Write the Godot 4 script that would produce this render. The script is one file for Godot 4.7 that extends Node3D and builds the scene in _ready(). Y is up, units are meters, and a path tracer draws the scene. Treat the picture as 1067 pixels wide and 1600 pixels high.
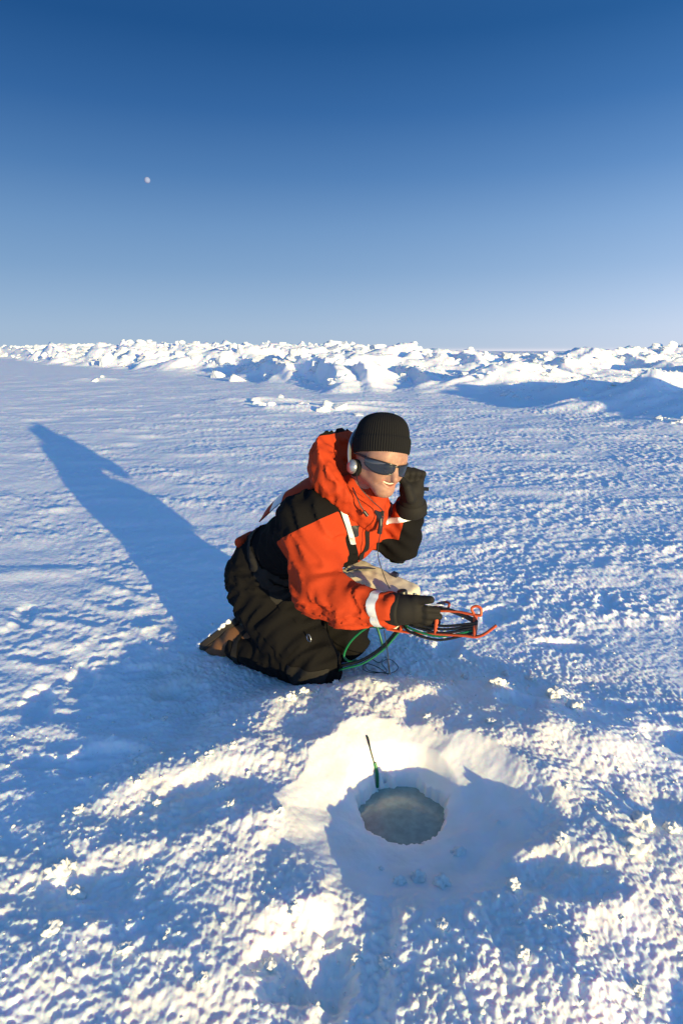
extends Node3D
# Kneeling listener at an auger hole on sea ice, low sun behind the camera's right shoulder.

const EYE := Vector3(0, 1.22, 0)
const FOCAL := 900.0          # pixels of the 1067 x 1600 photograph
const PITCH := 0.27301        # radians, downwards
const HOLE := Vector2(0.171, -1.337)
const SUN_WAY := Vector3(-5.877, -1.10, -8.828)
const WATER_Y := -0.05

var rng := RandomNumberGenerator.new()
var mats := {}
var used_names := {}
var n_low := FastNoiseLite.new()
var n_mid := FastNoiseLite.new()
var n_crust := FastNoiseLite.new()
var n_fine := FastNoiseLite.new()
var n_lump := FastNoiseLite.new()
var n_crumb := FastNoiseLite.new()
var n_dune := FastNoiseLite.new()
var n_block := FastNoiseLite.new()
var n_mask := FastNoiseLite.new()
var n_fold := FastNoiseLite.new()
var n_cloth := FastNoiseLite.new()

# ------------------------------------------------------------------ helpers
func numbered(called: String) -> String:
	var n: int = used_names.get(called, 0)
	used_names[called] = n + 1
	return called if n == 0 else "%s_%03d" % [called, n]

func tag(o: Node3D, label: String, category: String, group := "", kind := "") -> Node3D:
	o.set_meta("label", label)
	o.set_meta("category", category)
	if group: o.set_meta("group", group)
	if kind: o.set_meta("kind", kind)
	return o

func thing(called: String, label: String, category: String, at := Vector3.ZERO, group := "") -> Node3D:
	var o := Node3D.new()
	o.name = numbered(called)
	add_child(o)
	o.position = at
	tag(o, label, category, group)
	return o

func part(called: String, mesh: Mesh, m: Material, parent: Node3D, xf := Transform3D()) -> MeshInstance3D:
	var o := MeshInstance3D.new()
	o.name = called if parent != self else numbered(called)
	o.mesh = mesh
	o.material_override = m
	o.transform = xf
	parent.add_child(o, true)
	return o

func noise(n: FastNoiseLite, s: int, freq: float, kind: int, oct := 1, gain := 0.5) -> void:
	n.seed = s
	n.frequency = freq
	n.noise_type = kind
	n.fractal_type = FastNoiseLite.FRACTAL_FBM if oct > 1 else FastNoiseLite.FRACTAL_NONE
	n.fractal_octaves = oct
	n.fractal_gain = gain

func lin(r: float, g: float, b: float) -> Color:
	return Color(r, g, b).linear_to_srgb()

func mat(called: String, c: Color, rough := 0.8, spec := 0.5) -> StandardMaterial3D:
	var m := StandardMaterial3D.new()
	m.resource_name = called
	m.albedo_color = c
	m.roughness = rough
	m.metallic_specular = spec
	mats[called] = m
	return m

func noise_tex(s: int, freq: float, oct := 4, lo := 0.0, hi := 1.0, size := 512, kind := FastNoiseLite.TYPE_SIMPLEX_SMOOTH) -> NoiseTexture2D:
	var f := FastNoiseLite.new()
	noise(f, s, freq, kind, oct)
	var t := NoiseTexture2D.new()
	t.width = size; t.height = size
	t.seamless = true
	t.noise = f
	var g := Gradient.new()
	g.set_color(0, Color(lo, lo, lo)); g.set_color(1, Color(hi, hi, hi))
	t.color_ramp = g
	return t

func fill_mesh(v: PackedVector3Array, n: PackedVector3Array, idx: PackedInt32Array, uv := PackedVector2Array(), colors := PackedColorArray()) -> ArrayMesh:
	var a := []
	a.resize(Mesh.ARRAY_MAX)
	a[Mesh.ARRAY_VERTEX] = v
	a[Mesh.ARRAY_NORMAL] = n
	a[Mesh.ARRAY_INDEX] = idx
	if uv.size(): a[Mesh.ARRAY_TEX_UV] = uv
	if colors.size(): a[Mesh.ARRAY_COLOR] = colors
	var m := ArrayMesh.new()
	m.add_surface_from_arrays(Mesh.PRIMITIVE_TRIANGLES, a)
	return m

func soft_normals(v: PackedVector3Array, idx: PackedInt32Array) -> PackedVector3Array:
	var n := PackedVector3Array()
	n.resize(v.size())
	for i in range(0, idx.size(), 3):
		var a := idx[i]; var b := idx[i + 1]; var c := idx[i + 2]
		var q := (v[c] - v[a]).cross(v[b] - v[a])
		n[a] += q; n[b] += q; n[c] += q
	for i in n.size():
		n[i] = n[i].normalized()
	return n

# ------------------------------------------------------------------ the ground
# where a pixel of the photograph meets the flat ice
func ground_at(px: float, py: float, y := 0.0) -> Vector3:
	var c := Vector2((px - 533.5) / FOCAL, -(py - 800.0) / FOCAL)
	var d := Vector3(c.x, c.y * cos(PITCH) - sin(PITCH), -(cos(PITCH) + c.y * sin(PITCH)))
	return EYE + d * ((y - EYE.y) / d.y)

var ridge_foot := PackedVector2Array()     # (azimuth, log of the distance at which the rubble starts)
var dents := PackedFloat32Array()                            # footprints, hollows and piles: [x, z, radius along, radius across, turn, height]
var dunes := PackedFloat32Array()

func foot_of_ridge(az: float) -> float:
	var n := ridge_foot.size()
	if az <= ridge_foot[0].x: return ridge_foot[0].y
	for i in range(1, n):
		if az < ridge_foot[i].x:
			var t := (az - ridge_foot[i - 1].x) / (ridge_foot[i].x - ridge_foot[i - 1].x)
			return lerpf(ridge_foot[i - 1].y, ridge_foot[i].y, t * t * (3.0 - 2.0 * t))
	return ridge_foot[n - 1].y

func plan_ground() -> void:
	noise(n_low, 3, 0.3, FastNoiseLite.TYPE_SIMPLEX_SMOOTH, 2)
	noise(n_mid, 5, 3.0, FastNoiseLite.TYPE_SIMPLEX_SMOOTH, 3, 0.36)
	noise(n_crust, 7, 13.0, FastNoiseLite.TYPE_SIMPLEX_SMOOTH, 3, 0.55)
	noise(n_fine, 9, 46.0, FastNoiseLite.TYPE_SIMPLEX, 2, 0.6)
	noise(n_lump, 11, 46.0, FastNoiseLite.TYPE_CELLULAR)
	n_lump.cellular_return_type = FastNoiseLite.RETURN_DISTANCE
	noise(n_crumb, 13, 95.0, FastNoiseLite.TYPE_CELLULAR)
	n_crumb.cellular_return_type = FastNoiseLite.RETURN_DISTANCE
	noise(n_dune, 15, 0.11, FastNoiseLite.TYPE_SIMPLEX_SMOOTH, 3, 0.45)
	noise(n_block, 17, 0.95, FastNoiseLite.TYPE_CELLULAR, 2, 0.5)
	n_block.cellular_return_type = FastNoiseLite.RETURN_DISTANCE2_SUB
	noise(n_mask, 19, 1.1, FastNoiseLite.TYPE_SIMPLEX_SMOOTH, 2)
	for p in [[-200, 556], [0, 562], [100, 572], [250, 582], [350, 590], [430, 604], [520, 618], [620, 610], [700, 612], [800, 634], [900, 652], [1067, 684], [1300, 720]]:
		var g := ground_at(p[0], p[1])
		ridge_foot.append(Vector2(atan2(g.x, -g.z), log(Vector2(g.x, g.z).length())))
	# px, py, half width across, half depth along the view (m), turn, height
	for p in [
		[405, 1450, .24, .24, .3, .075], [475, 1520, .10, .08, .2, -.10], [890, 1290, .20, .42, .15, .045], [330, 1215, .42, .13, -.67, .095], [850, 1520, .22, .2, 0, .06],
		[870, 1395, .12, .06, .2, -.05], [800, 1290, .10, .09, 0, -.04],
		[560, 1470, .07, .30, .12, -.055], [690, 1480, .10, .20, 0, .05], [640, 1390, .05, .04, 0, .035],
		[812, 1122, .075, .06, .2, -.085], [775, 1085, .045, .05, 0, .06], [868, 1092, .07, .05, 0, .055], [915, 1180, .10, .09, 0, .03],
		[1040, 1165, .07, .06, .1, -.04], [960, 1110, .07, .04, .1, -.025],
		[320, 1275, .30, .09, -.25, -.035], [250, 1330, .28, .08, -.3, .03], [130, 1310, .16, .12, -.2, .02],
		[60, 1500, .14, .10, -.2, .05], [190, 1580, .10, .16, 0, .03], [880, 1560, .12, .10, .1, .045], [1000, 1540, .10, .10, 0, -.04],
		[230, 1050, .10, .05, 0, -.035], [290, 1080, .08, .06, .3, -.03], [255, 1015, .06, .05, 0, .02], [300, 1030, .04, .03, 0, .022],
		[140, 1210, .09, .04, .1, -.03], [60, 1195, .08, .03, .1, -.02], [220, 1140, .10, .03, 0, .015],
		[560, 1080, .12, .06, 0, .02], [640, 1050, .12, .06, 0, -.01],
		[190, 925, .24, .035, .55, .035], [150, 950, .20, .03, .5, .028], [215, 950, .05, .10, -.3, .035], [95, 975, .26, .03, .3, .025], [110, 1010, .12, .035, .25, .028], [60, 1040, .2, .03, .25, .028], [230, 985, .05, .05, 0, .03],
		[180, 1165, .10, .035, .3, .035], [85, 1140, .12, .04, .3, .03], [165, 1195, .11, .05, .1, -.045], [330, 1140, .12, .10, 0, -.02], [265, 1085, .06, .05, .2, -.04], [700, 1010, .05, .10, .4, -.05], [770, 960, .05, .10, .5, -.04], [880, 1010, .10, .05, .2, -.05], [950, 940, .05, .10, .3, -.04], [60, 1100, .05, .11, -.4, -.05], [130, 1060, .05, .11, -.3, -.045], [40, 960, .05, .11, -.4, -.04],
	]:
		var g := ground_at(p[0], p[1])
		dents.append_array(PackedFloat32Array([g.x, g.z, cos(p[4]), sin(p[4]), 1.0 / p[2], 1.0 / p[3], p[5], 9.0 * maxf(p[2], p[3]) ** 2]))
	# smooth drifts: crest pixel on the ground, half length, half width windward and lee (m), turn, height
	# beyond the right edge of the picture: the drift whose long shadow reaches in
	dunes.append_array(PackedFloat32Array([10.8, -7.3, cos(-.58), sin(-.58), 1.0 / 3.6, 1.0 / 1.3, 1.0, 9.0 * 3.6 ** 2]))
	for p in [
		[800, 612, 3.0, 1.5, -.25, .62], [1010, 640, 2.4, 1.1, -.3, .52], [930, 596, 6.0, 2.4, -.2, .75], [1060, 590, 7.0, 3.0, -.1, .9],
		[520, 600, 2.6, 1.3, .5, .78], [600, 594, 4.0, 1.8, -.35, .8], [470, 592, 2.6, 1.4, -.3, .8], [690, 590, 5.0, 2.2, -.3, .75],
		[330, 583, 4.0, 2.0, 0, .8], [410, 628, 1.3, .5, .15, .13], [500, 641, 1.6, .45, .1, .14], [560, 632, 1.2, .4, -.1, .10], [150, 594, 1.4, .6, 0, .14],
		[505, 602, 3.0, .9, 4.4, .7], [560, 604, 3.0, .8, 4.5, .5], [425, 594, 4.5, 1.2, 4.3, .7], [645, 600, 3.5, .9, 4.5, .45], [715, 592, 5.0, 1.3, 4.5, .55], [850, 602, 4.0, 1.2, 4.55, .45], [965, 598, 5.0, 1.4, 4.5, .5], 
	]:
		var g := ground_at(p[0], p[1])
		dunes.append_array(PackedFloat32Array([g.x, g.z, cos(p[4]), sin(p[4]), 1.0 / p[2], 1.0 / p[3], p[5], 9.0 * maxf(p[2], p[3]) ** 2]))

func smooth(a: float, b: float, x: float) -> float:
	var t := clampf((x - a) / (b - a), 0.0, 1.0)
	return t * t * (3.0 - 2.0 * t)

func height(x: float, z: float) -> float:
	var r := sqrt(x * x + z * z)
	var h := 0.0
	var hx := x - HOLE.x
	var hz := z - HOLE.y
	var rho := sqrt(hx * hx + hz * hz)
	var cr := n_crust.get_noise_2d(x * 0.75 + z * 0.2, z)
	var rough := 0.0
	if r < 4.0:
		rough = (1.0 - smooth(0.75, 1.35, rho + n_mask.get_noise_2d(x * 1.3, z * 1.3) * 0.45)) 
		for i in range(0, dents.size(), 8):
			var dx := x - dents[i]
			var dz := z - dents[i + 1]
			if dx * dx + dz * dz > dents[i + 7]:
				continue
			var u := (dx * dents[i + 2] + dz * dents[i + 3]) * dents[i + 4]
			var w := (dz * dents[i + 2] - dx * dents[i + 3]) * dents[i + 5]
			var q := u * u + w * w
			if q < 9.0:
				var by := dents[i + 6] * (0.34 if dents[i + 6] > 0.0 else 0.42)
				h += by * exp(-q * (1.0 + 0.5 * cr)) if by > 0.0 else by * (1.0 - smooth(0.35, 1.7, q + cr * 0.6))
	# crust: wind-packed small relief everywhere
	var patch := n_mask.get_noise_2d(x * 0.5, z * 0.9)
	var fade := 1.0 + 0.5 * smooth(2.0, 9.0, r)
	h += 0.0062 * (cr + 0.5 * absf(cr)) * (0.35 + 1.2 * smooth(-0.45, 0.5, patch)) * fade * (1.0 - 0.78 * rough)
	if r < 14.0:
		h += 0.0016 * n_fine.get_noise_2d(x * 0.7, z) * (1.0 - r / 14.0)
		var grain := smooth(-0.1, 0.45, n_mask.get_noise_2d(x * 0.8 + 30.0, z * 0.8)) * smooth(-0.9, 0.6, x) * (1.0 - r / 14.0)
		if grain > 0.02:
			var g := n_crumb.get_noise_2d(x * 0.55, z * 0.55 + cr * 0.02) + 1.0
			h += grain * (0.010 * maxf(0.0, 0.6 - g * g * 1.2) + 0.006 * cr)
	var st := 0.0
	if r > 1.2:
		st = n_mid.get_noise_2d(x * 0.28 + z * 0.1, z * 0.6)
		h += 0.014 * smooth(1.2, 4.0, r) * (1.0 - rough) * maxf(0.0, st - 0.10) * 2.0
		h += 0.010 * (1.0 - rough) * n_mid.get_noise_2d(x * 0.45 + 20.0, z * 0.5)
		h += 0.03 * smooth(3.0, 12.0, r) * n_low.get_noise_2d(x, z)
	if rough > 0.0:
		var md := n_mid.get_noise_2d(x, z)
		var l := n_lump.get_noise_2d(x + md * 0.02, z) + 1.0
		var l2 := n_crumb.get_noise_2d(x, z + md * 0.02) + 1.0
		var amount := smooth(-0.5, 0.35, n_crust.get_noise_2d(x * 0.4 + 9.0, z * 0.4))
		h += rough * (0.007 * md + 0.0024 * n_fine.get_noise_2d(x * 0.8, z * 0.8) + 0.003 + 0.0040 * amount * maxf(0.0, 0.75 - l * l * 1.6) + 0.0020 * (0.35 + 0.65 * amount) * maxf(0.0, 0.8 - l2 * l2 * 1.5))
		# slush thrown up round the hole: long slope towards the camera, a crest behind, short drop at its back
		var mx := (x - 0.20) / 0.80
		var mz := (z + 1.72 - 0.14 * mx * mx) / (0.88 if z > -1.72 + 0.14 * mx * mx else 0.17)
		h += 0.105 * exp(-mx * mx * 1.1) * (exp(-mz * mz * 1.3) if mz > 0.0 else exp(-mz * mz)) * (1.0 + 0.35 * md)
		var bowl := 0.116 + 0.016 * cr + 0.008 * n_fine.get_noise_2d(x * 0.6, z * 0.6)
		if rho < 0.42:
			var floor_y := -0.020 + 0.125 * clampf((rho - 0.11) / 0.34, 0.0, 1.0) * (1.0 - 0.45 * hz / maxf(rho, 0.05)) + 0.010 * md + 0.003 * cr + 0.06 * smooth(0.122, 0.17, rho) * clampf(0.25 - 1.1 * hz / maxf(rho, 0.05), 0.0, 1.0)
			h = lerpf(h, minf(h, floor_y), smooth(0.42, 0.26, rho))
			h = lerpf(h, -0.24, smooth(bowl + 0.010, bowl - 0.020, rho))
	# rubble and drifts of the pressure ridge
	if r > 7.0:
		var az := atan2(x, -z)
		var start := exp(foot_of_ridge(az))
		var into := r / start
		var wob := n_low.get_noise_2d(x * 0.9, z * 0.9)
		var on := smooth(0.98, 1.45, into + wob * 0.12)
		var du := 0.0
		for i in range(0, dunes.size(), 8):
			var dx := x - dunes[i]
			var dz := z - dunes[i + 1]
			if dx * dx + dz * dz > dunes[i + 7]:
				continue
			var u := (dx * dunes[i + 2] + dz * dunes[i + 3]) * dunes[i + 4]
			var w := (dz * dunes[i + 2] - dx * dunes[i + 3]) * dunes[i + 5] + u * u * 0.35
			if absf(u) < 1.6 and absf(w) < 3.0:
				# gentle side towards the sun, short lee
				var side := 1.0 / (1.0 + w * w * 2.2) - 0.05 if w > 0.0 else exp(-w * w * 9.0)
				du = maxf(du, dunes[i + 6] * side * exp(-pow(absf(u), 3.0) * 1.4) * (1.0 + 0.35 * wob + 0.2 * st))
		h += du
		if on > 0.0:
			var rd := 1.0 - absf(n_dune.get_noise_2d(x, z)) * 2.4
			var b := clampf(n_block.get_noise_2d(x + wob, z) + 1.0, 0.0, 1.0)
			var lefty := smooth(0.28, -0.05, az)
			var far := smooth(24.0, 60.0, r)
			var rub := smooth(-0.30, 0.25, n_dune.get_noise_2d(x * 2.1 + 40.0, z * 2.1)) * lerpf(0.35, 1.0, lefty)
			h += on * lerpf(0.72, 1.0, lefty) * (0.25 + 0.50 * maxf(rd, 0.0) + rub * (0.08 + 0.70 * b * (0.6 + 0.4 * wob)) + far * (0.2 + 0.8 * lefty * (0.6 + 0.9 * absf(wob))))
			h *= 1.0 - 0.6 * smooth(140.0, 600.0, r)
	return h

func build_ground(m: Material) -> void:
	var radii := PackedFloat32Array([0.02, 0.2, 0.35, 0.45, 0.52, 0.58])
	var r := 0.6
	while r < 2600.0:
		radii.append(r)
		var step := r * r / (EYE.y * FOCAL * 0.64) * 1.2 * (1.0 + EYE.y * EYE.y / (r * r))
		var most := 0.008 if r < 90.0 else (0.02 if r < 200.0 else 0.12)
		r += minf(step, most * r)
	radii.append(2600.0)
	var az := PackedFloat32Array()
	var a := -0.84
	while a < 0.84:
		az.append(a)
		a += 0.0021 if absf(a) < 0.71 else 0.006
	a = 0.84
	while a < TAU - 0.84 - 0.01:
		az.append(a)
		a += 0.06
	var nr := radii.size()
	var na := az.size()
	var rows := []
	rows.resize(nr)
	var tints := []
	tints.resize(nr)
	var dry := Color(.92, .925, .93)
	var damp := Color(.83, .80, .735)
	var row := func(i: int) -> void:
		var got := PackedVector3Array()
		got.resize(na)
		var tint := PackedColorArray()
		tint.resize(na)
		for j in na:
			var x := sin(az[j]) * radii[i]
			var z := -cos(az[j]) * radii[i]
			got[j] = Vector3(x, height(x, z), z)
			var d := Vector2(x - HOLE.x, z - HOLE.y).length()
			var wet := 0.0
			if d < 2.0: wet = 1.0 - smooth(0.55, 1.15, d + 0.5 * n_mask.get_noise_2d(x * 1.3, z * 1.3) + 0.25 * n_crust.get_noise_2d(x, z))
			tint[j] = dry.lerp(damp, wet * (0.8 + 0.4 * n_mid.get_noise_2d(x * 3.0, z * 3.0)))
		rows[i] = got
		tints[i] = tint
	var job := WorkerThreadPool.add_group_task(row, nr)
	WorkerThreadPool.wait_for_group_task_completion(job)
	var colors := PackedColorArray()
	var v := PackedVector3Array()
	for i in nr:
		v.append_array(rows[i])
		colors.append_array(tints[i])
	var idx := PackedInt32Array()
	idx.resize((nr - 1) * na * 6)
	var k := 0
	for i in nr - 1:
		for j in na:
			var j2 := j + 1 if j + 1 < na else 0
			var p := i * na + j
			var q := i * na + j2
			idx[k] = p; idx[k + 1] = p + na; idx[k + 2] = q
			idx[k + 3] = q; idx[k + 4] = p + na; idx[k + 5] = q + na
			k += 6
	var n := PackedVector3Array()
	n.resize(v.size())
	for i in nr:
		var up := maxi(i - 1, 0) * na
		var dn := mini(i + 1, nr - 1) * na
		for j in na:
			var l := j - 1 if j > 0 else na - 1
			var g := j + 1 if j + 1 < na else 0
			n[i * na + j] = (v[i * na + g] - v[i * na + l]).cross(v[dn + j] - v[up + j]).normalized()
	print("ground ", nr, " x ", na)
	var o := part("ground", fill_mesh(v, n, idx, PackedVector2Array(), colors), m, self)
	o.set_meta("kind", "structure")
	o.set_meta("label", "wind-packed blue-white snow over the sea ice")

# ------------------------------------------------------------------ loose snow and ridge ice
func ball(detail: int) -> Array:
	# a sphere from a cube: vertices on the unit sphere and indices
	var v := PackedVector3Array()
	var idx := PackedInt32Array()
	var at := {}
	for f in 6:
		var ax := f >> 1
		var sg := 1.0 if f & 1 else -1.0
		for i in detail:
			for j in detail:
				var q := PackedInt32Array()
				for c in [[0, 0], [1, 0], [1, 1], [0, 1]]:
					var p := Vector3.ZERO
					p[ax] = sg
					p[(ax + 1) % 3] = tan(((i + c[0]) / float(detail) * 2.0 - 1.0) * PI / 4)
					p[(ax + 2) % 3] = tan(((j + c[1]) / float(detail) * 2.0 - 1.0) * PI / 4)
					p = p.normalized()
					var key := Vector3i((p * 4000.0).round())
					if not at.has(key):
						at[key] = v.size()
						v.append(p)
					q.append(at[key])
				if sg > 0.0: idx.append_array(PackedInt32Array([q[0], q[2], q[1], q[0], q[3], q[2]]))
				else: idx.append_array(PackedInt32Array([q[0], q[1], q[2], q[0], q[2], q[3]]))
	return [v, idx]

func clump(s: int, detail: int, knob: float) -> ArrayMesh:
	var b := ball(detail)
	var n := FastNoiseLite.new()
	noise(n, s, 1.1, FastNoiseLite.TYPE_SIMPLEX_SMOOTH, 3, 0.6)
	var v: PackedVector3Array = b[0]
	for i in v.size():
		v[i] *= 1.0 + knob * n.get_noise_3dv(v[i])
	return fill_mesh(v, soft_normals(v, b[1]), b[1])

func slab_of_ice(r: RandomNumberGenerator) -> ArrayMesh:
	# broken ice: a ball cut flat by a few planes, edges softened by drifted snow
	var b := ball(9)
	var v: PackedVector3Array = b[0]
	var planes := []
	for i in 11:
		var d := Vector3(r.randfn(), r.randfn() * 0.8, r.randfn()).normalized()
		planes.append([d, r.randf_range(0.5, 0.95)])
	planes.append([Vector3(r.randfn() * .2, 1, r.randfn() * .2).normalized(), r.randf_range(.35, .6)])
	var n := FastNoiseLite.new()
	noise(n, r.randi() % 9999, 1.6, FastNoiseLite.TYPE_SIMPLEX_SMOOTH, 3, 0.55)
	for i in v.size():
		var d := v[i]
		var t := 1.15
		for p in planes:
			var c: float = d.dot(p[0])
			if c > 0.05: t = blend(t, p[1] / c, 0.02)
		v[i] = d * (t + 0.08 * n.get_noise_3dv(d * 1.5))
	# broken faces stay flat
	var fv := PackedVector3Array()
	var fi := PackedInt32Array()
	for i: int in b[1]:
		fi.append(fv.size())
		fv.append(v[i])
	return fill_mesh(fv, soft_normals(fv, fi), fi)

func build_ridge(m: Material) -> void:
	var r := RandomNumberGenerator.new()
	r.seed = 990
	var shapes := []
	for i in 14: shapes.append(slab_of_ice(r))
	var spots := []
	var lean := func(px: float, py: float, size: float) -> void:
		var g := ground_at(px, py)
		spots.append([g.x, g.z, size])
	# blocks that stand out in the photograph: pixel of the foot, size in metres
	for q in [[404, 632, .34], [398, 630, .22], [411, 634, .2], [425, 640, .16], [440, 628, .15], [470, 632, .18], [478, 640, .16], [505, 645, .24], [512, 642, .2], [523, 640, .36], [531, 643, .22], [517, 637, .26], [545, 636, .16], [395, 578, 1.7], [432, 588, 1.4], [470, 598, 1.0], [520, 566, 1.9], [547, 600, 1.2], [602, 586, 1.3], [650, 590, 1.0], [690, 580, 1.3], [742, 585, .9], [880, 580, 1.2], [562, 576, 1.5], [350, 577, 1.5], [300, 572, 1.4], [250, 572, 1.3], [640, 575, 1.4], [590, 572, 1.4], [168, 574, 1.5], [195, 572, 1.3], [150, 573, 1.0], [215, 572, .9], [310, 583, 1.0], [325, 580, 1.2], [350, 585, .9], [405, 590, 1.1], [418, 588, .9], [375, 596, .7], [345, 590, .8], [150, 596, .35], [160, 594, .25], [560, 650, .16], [600, 648, .14], [790, 590, .6], [760, 586, .5], [830, 592, .45], [905, 578, .9], [955, 575, .7], [540, 570, 1.1], [520, 575, .9]]:
		lean.call(q[0], q[1], q[2])
	while spots.size() < 290:
		var px := r.randf_range(-20.0, 1087.0)
		var az := atan2((px - 533.5) / FOCAL, cos(PITCH) + 0.28 * sin(PITCH))
		var near := exp(foot_of_ridge(az))
		var into := 1.0 + absf(r.randfn()) * 0.8 + r.randf() * .15
		if into > 3.2 or into < 1.08: continue
		var d := near * into
		if az > 0.12 and into < 1.6 and r.randf() < 0.85: continue
		var size := d * 0.012 * (0.45 + 1.1 * pow(r.randf(), 2.0)) * (1.0 if az < 0.12 else 0.75)
		spots.append([sin(az) * d, -cos(az) * d, minf(size, 1.1)])
	var proto := []
	for i in shapes.size(): proto.append(null)
	for i in spots.size():
		var q: Array = spots[i]
		var k := i % shapes.size()
		var o: MeshInstance3D
		if proto[k] == null:
			o = part("ice_block", shapes[k], m, self)
			proto[k] = o
		else:
			o = proto[k].duplicate()
			o.name = numbered("ice_block")
			add_child(o)
		var tilt := Basis.from_euler(Vector3(r.randf_range(-.5, .5), r.randf() * TAU, r.randf_range(-.5, .5)))
		var size: float = q[2] * 0.5
		var b := tilt.scaled(Vector3(r.randf_range(.8, 1.4), r.randf_range(.7, 1.25), r.randf_range(.8, 1.3)) * size)
		o.transform = Transform3D(b, Vector3(q[0], height(q[0], q[1]) + size * r.randf_range(-.25, .3), q[1]))
		var what := "jagged snow-crusted ice block tumbled in the pressure ridge"
		if i < 13: what = "small ice lump lying on flat snow in front of the ridge"
		elif i < 29: what = "large upright ice slab standing up out of the pressure ridge"
		tag(o, what, "ice block", "ice blocks of the pressure ridge" if i >= 29 else ("ice lumps in front of the ridge" if i < 13 else "large slabs of the ridge"))

	# the small rubble between them
	var mm := MultiMesh.new()
	mm.transform_format = MultiMesh.TRANSFORM_3D
	mm.mesh = shapes[3]
	mm.instance_count = 5000
	for i in 5000:
		var az := r.randf_range(-0.75, 0.75)
		var d := exp(foot_of_ridge(az)) * (1.12 + 3.5 * pow(r.randf(), 1.6))
		var size := d * 0.0046 * (0.35 + 1.3 * r.randf() * r.randf())
		if n_dune.get_noise_2d(sin(az) * d * 2.1 + 40.0, -cos(az) * d * 2.1) < -0.05: size *= 0.3
		var b := Basis.from_euler(Vector3(r.randf() * TAU, r.randf() * TAU, 0)).scaled(Vector3(1.2, r.randf_range(.6, 1.2), 1.0) * size)
		mm.set_instance_transform(i, Transform3D(b, Vector3(sin(az) * d, height(sin(az) * d, -cos(az) * d) + size * .2, -cos(az) * d)))
	var o := MultiMeshInstance3D.new()
	o.name = "ridge_rubble"
	o.multimesh = mm
	o.material_override = m
	add_child(o)
	tag(o, "small broken ice and snow rubble filling the far pressure ridge", "ice rubble", "", "stuff")

func build_loose_snow(slush: Material) -> void:
	var r := RandomNumberGenerator.new()
	r.seed = 31
	# chunks one can pick out, most of them thrown up round the hole
	var shapes := []
	for i in 8: shapes.append(clump(200 + i, 9, 0.7))
	var named := [[218, 1246, .016], [125, 1275, .022], [396, 990, .0], [655, 1368, .03], [690, 1385, .034], [556, 1497, .014], [830, 1060, .03], [790, 1050, .026], [775, 1085, .04], [865, 1095, .05], [895, 1110, .04], [690, 1468, .02], [800, 1400, .03], [1000, 1300, .035], [985, 1345, .04], [345, 1250, .02], [310, 1222, .018], [365, 1200, .022], [455, 1120, .03], [475, 1110, .026], [525, 1100, .02], [1045, 1310, .03], [120, 1400, .03], [95, 1370, .04], [85, 1460, .03], [420, 1505, .02], [640, 1050, .016], [725, 1058, .022], [880, 1260, .02]]
	var n := 0
	while n < 75:
		var px := r.randf_range(0.0, 1067.0)
		var py := r.randf_range(1060.0, 1600.0)
		var size := 0.005 + 0.010 * pow(r.randf(), 2.0)
		if n < named.size():
			px = named[n][0]; py = named[n][1]; size = named[n][2] * 0.62
		n += 1
		if size <= 0.0: continue
		var g := ground_at(px, py, 0.02)
		if Vector2(g.x - HOLE.x, g.z - HOLE.y).length() < 0.2: continue
		var o := part("snow_chunk", shapes[n % 8], slush, self)
		var b := Basis.from_euler(Vector3(r.randf() * TAU, r.randf() * TAU, r.randf() * TAU)).scaled(Vector3(r.randf_range(.8, 1.2), r.randf_range(.6, 1.0), r.randf_range(.8, 1.2)) * size)
		o.transform = Transform3D(b, Vector3(g.x, height(g.x, g.z) + size * .05, g.z))
		var near_hole := Vector2(g.x - HOLE.x, g.z - HOLE.y).length() < 0.55
		tag(o, "loose lump of granular snow on the mound beside the hole" if near_hole else "loose lump of snow lying away from the hole", "snow chunk", "snow chunks beside the hole" if near_hole else "scattered snow chunks")
	# crumbs nobody could count
	var crumb := clump(300, 4, 0.5)
	var at := []
	while at.size() < 1200:
		var a := r.randf() * TAU
		var d := 0.50 + 1.2 * pow(r.randf(), 0.75)
		var x := HOLE.x + cos(a) * d
		var z := HOLE.y + sin(a) * d * 0.8
		if z > -0.5: continue
		var keep := smooth(-0.35, 0.3, n_crust.get_noise_2d(x * 0.4 + 9.0, z * 0.4)) * smooth(1.7, 0.5, d)
		if r.randf() > keep + 0.08: continue
		var size := 0.0015 + 0.0045 * pow(r.randf(), 3.0)
		var b := Basis.from_euler(Vector3(r.randf() * TAU, r.randf() * TAU, 0)).scaled(Vector3.ONE * size)
		at.append(Transform3D(b, Vector3(x, height(x, z) + size * 0.1, z)))
	var mm := MultiMesh.new()
	mm.transform_format = MultiMesh.TRANSFORM_3D
	mm.mesh = crumb
	mm.instance_count = at.size()
	for i in at.size(): mm.set_instance_transform(i, at[i])
	var o := MultiMeshInstance3D.new()
	o.name = "snow_crumbs"
	o.multimesh = mm
	o.material_override = slush
	add_child(o)
	tag(o, "granular snow crumbs strewn over the mound around the hole", "snow crumbs", "", "stuff")

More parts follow.
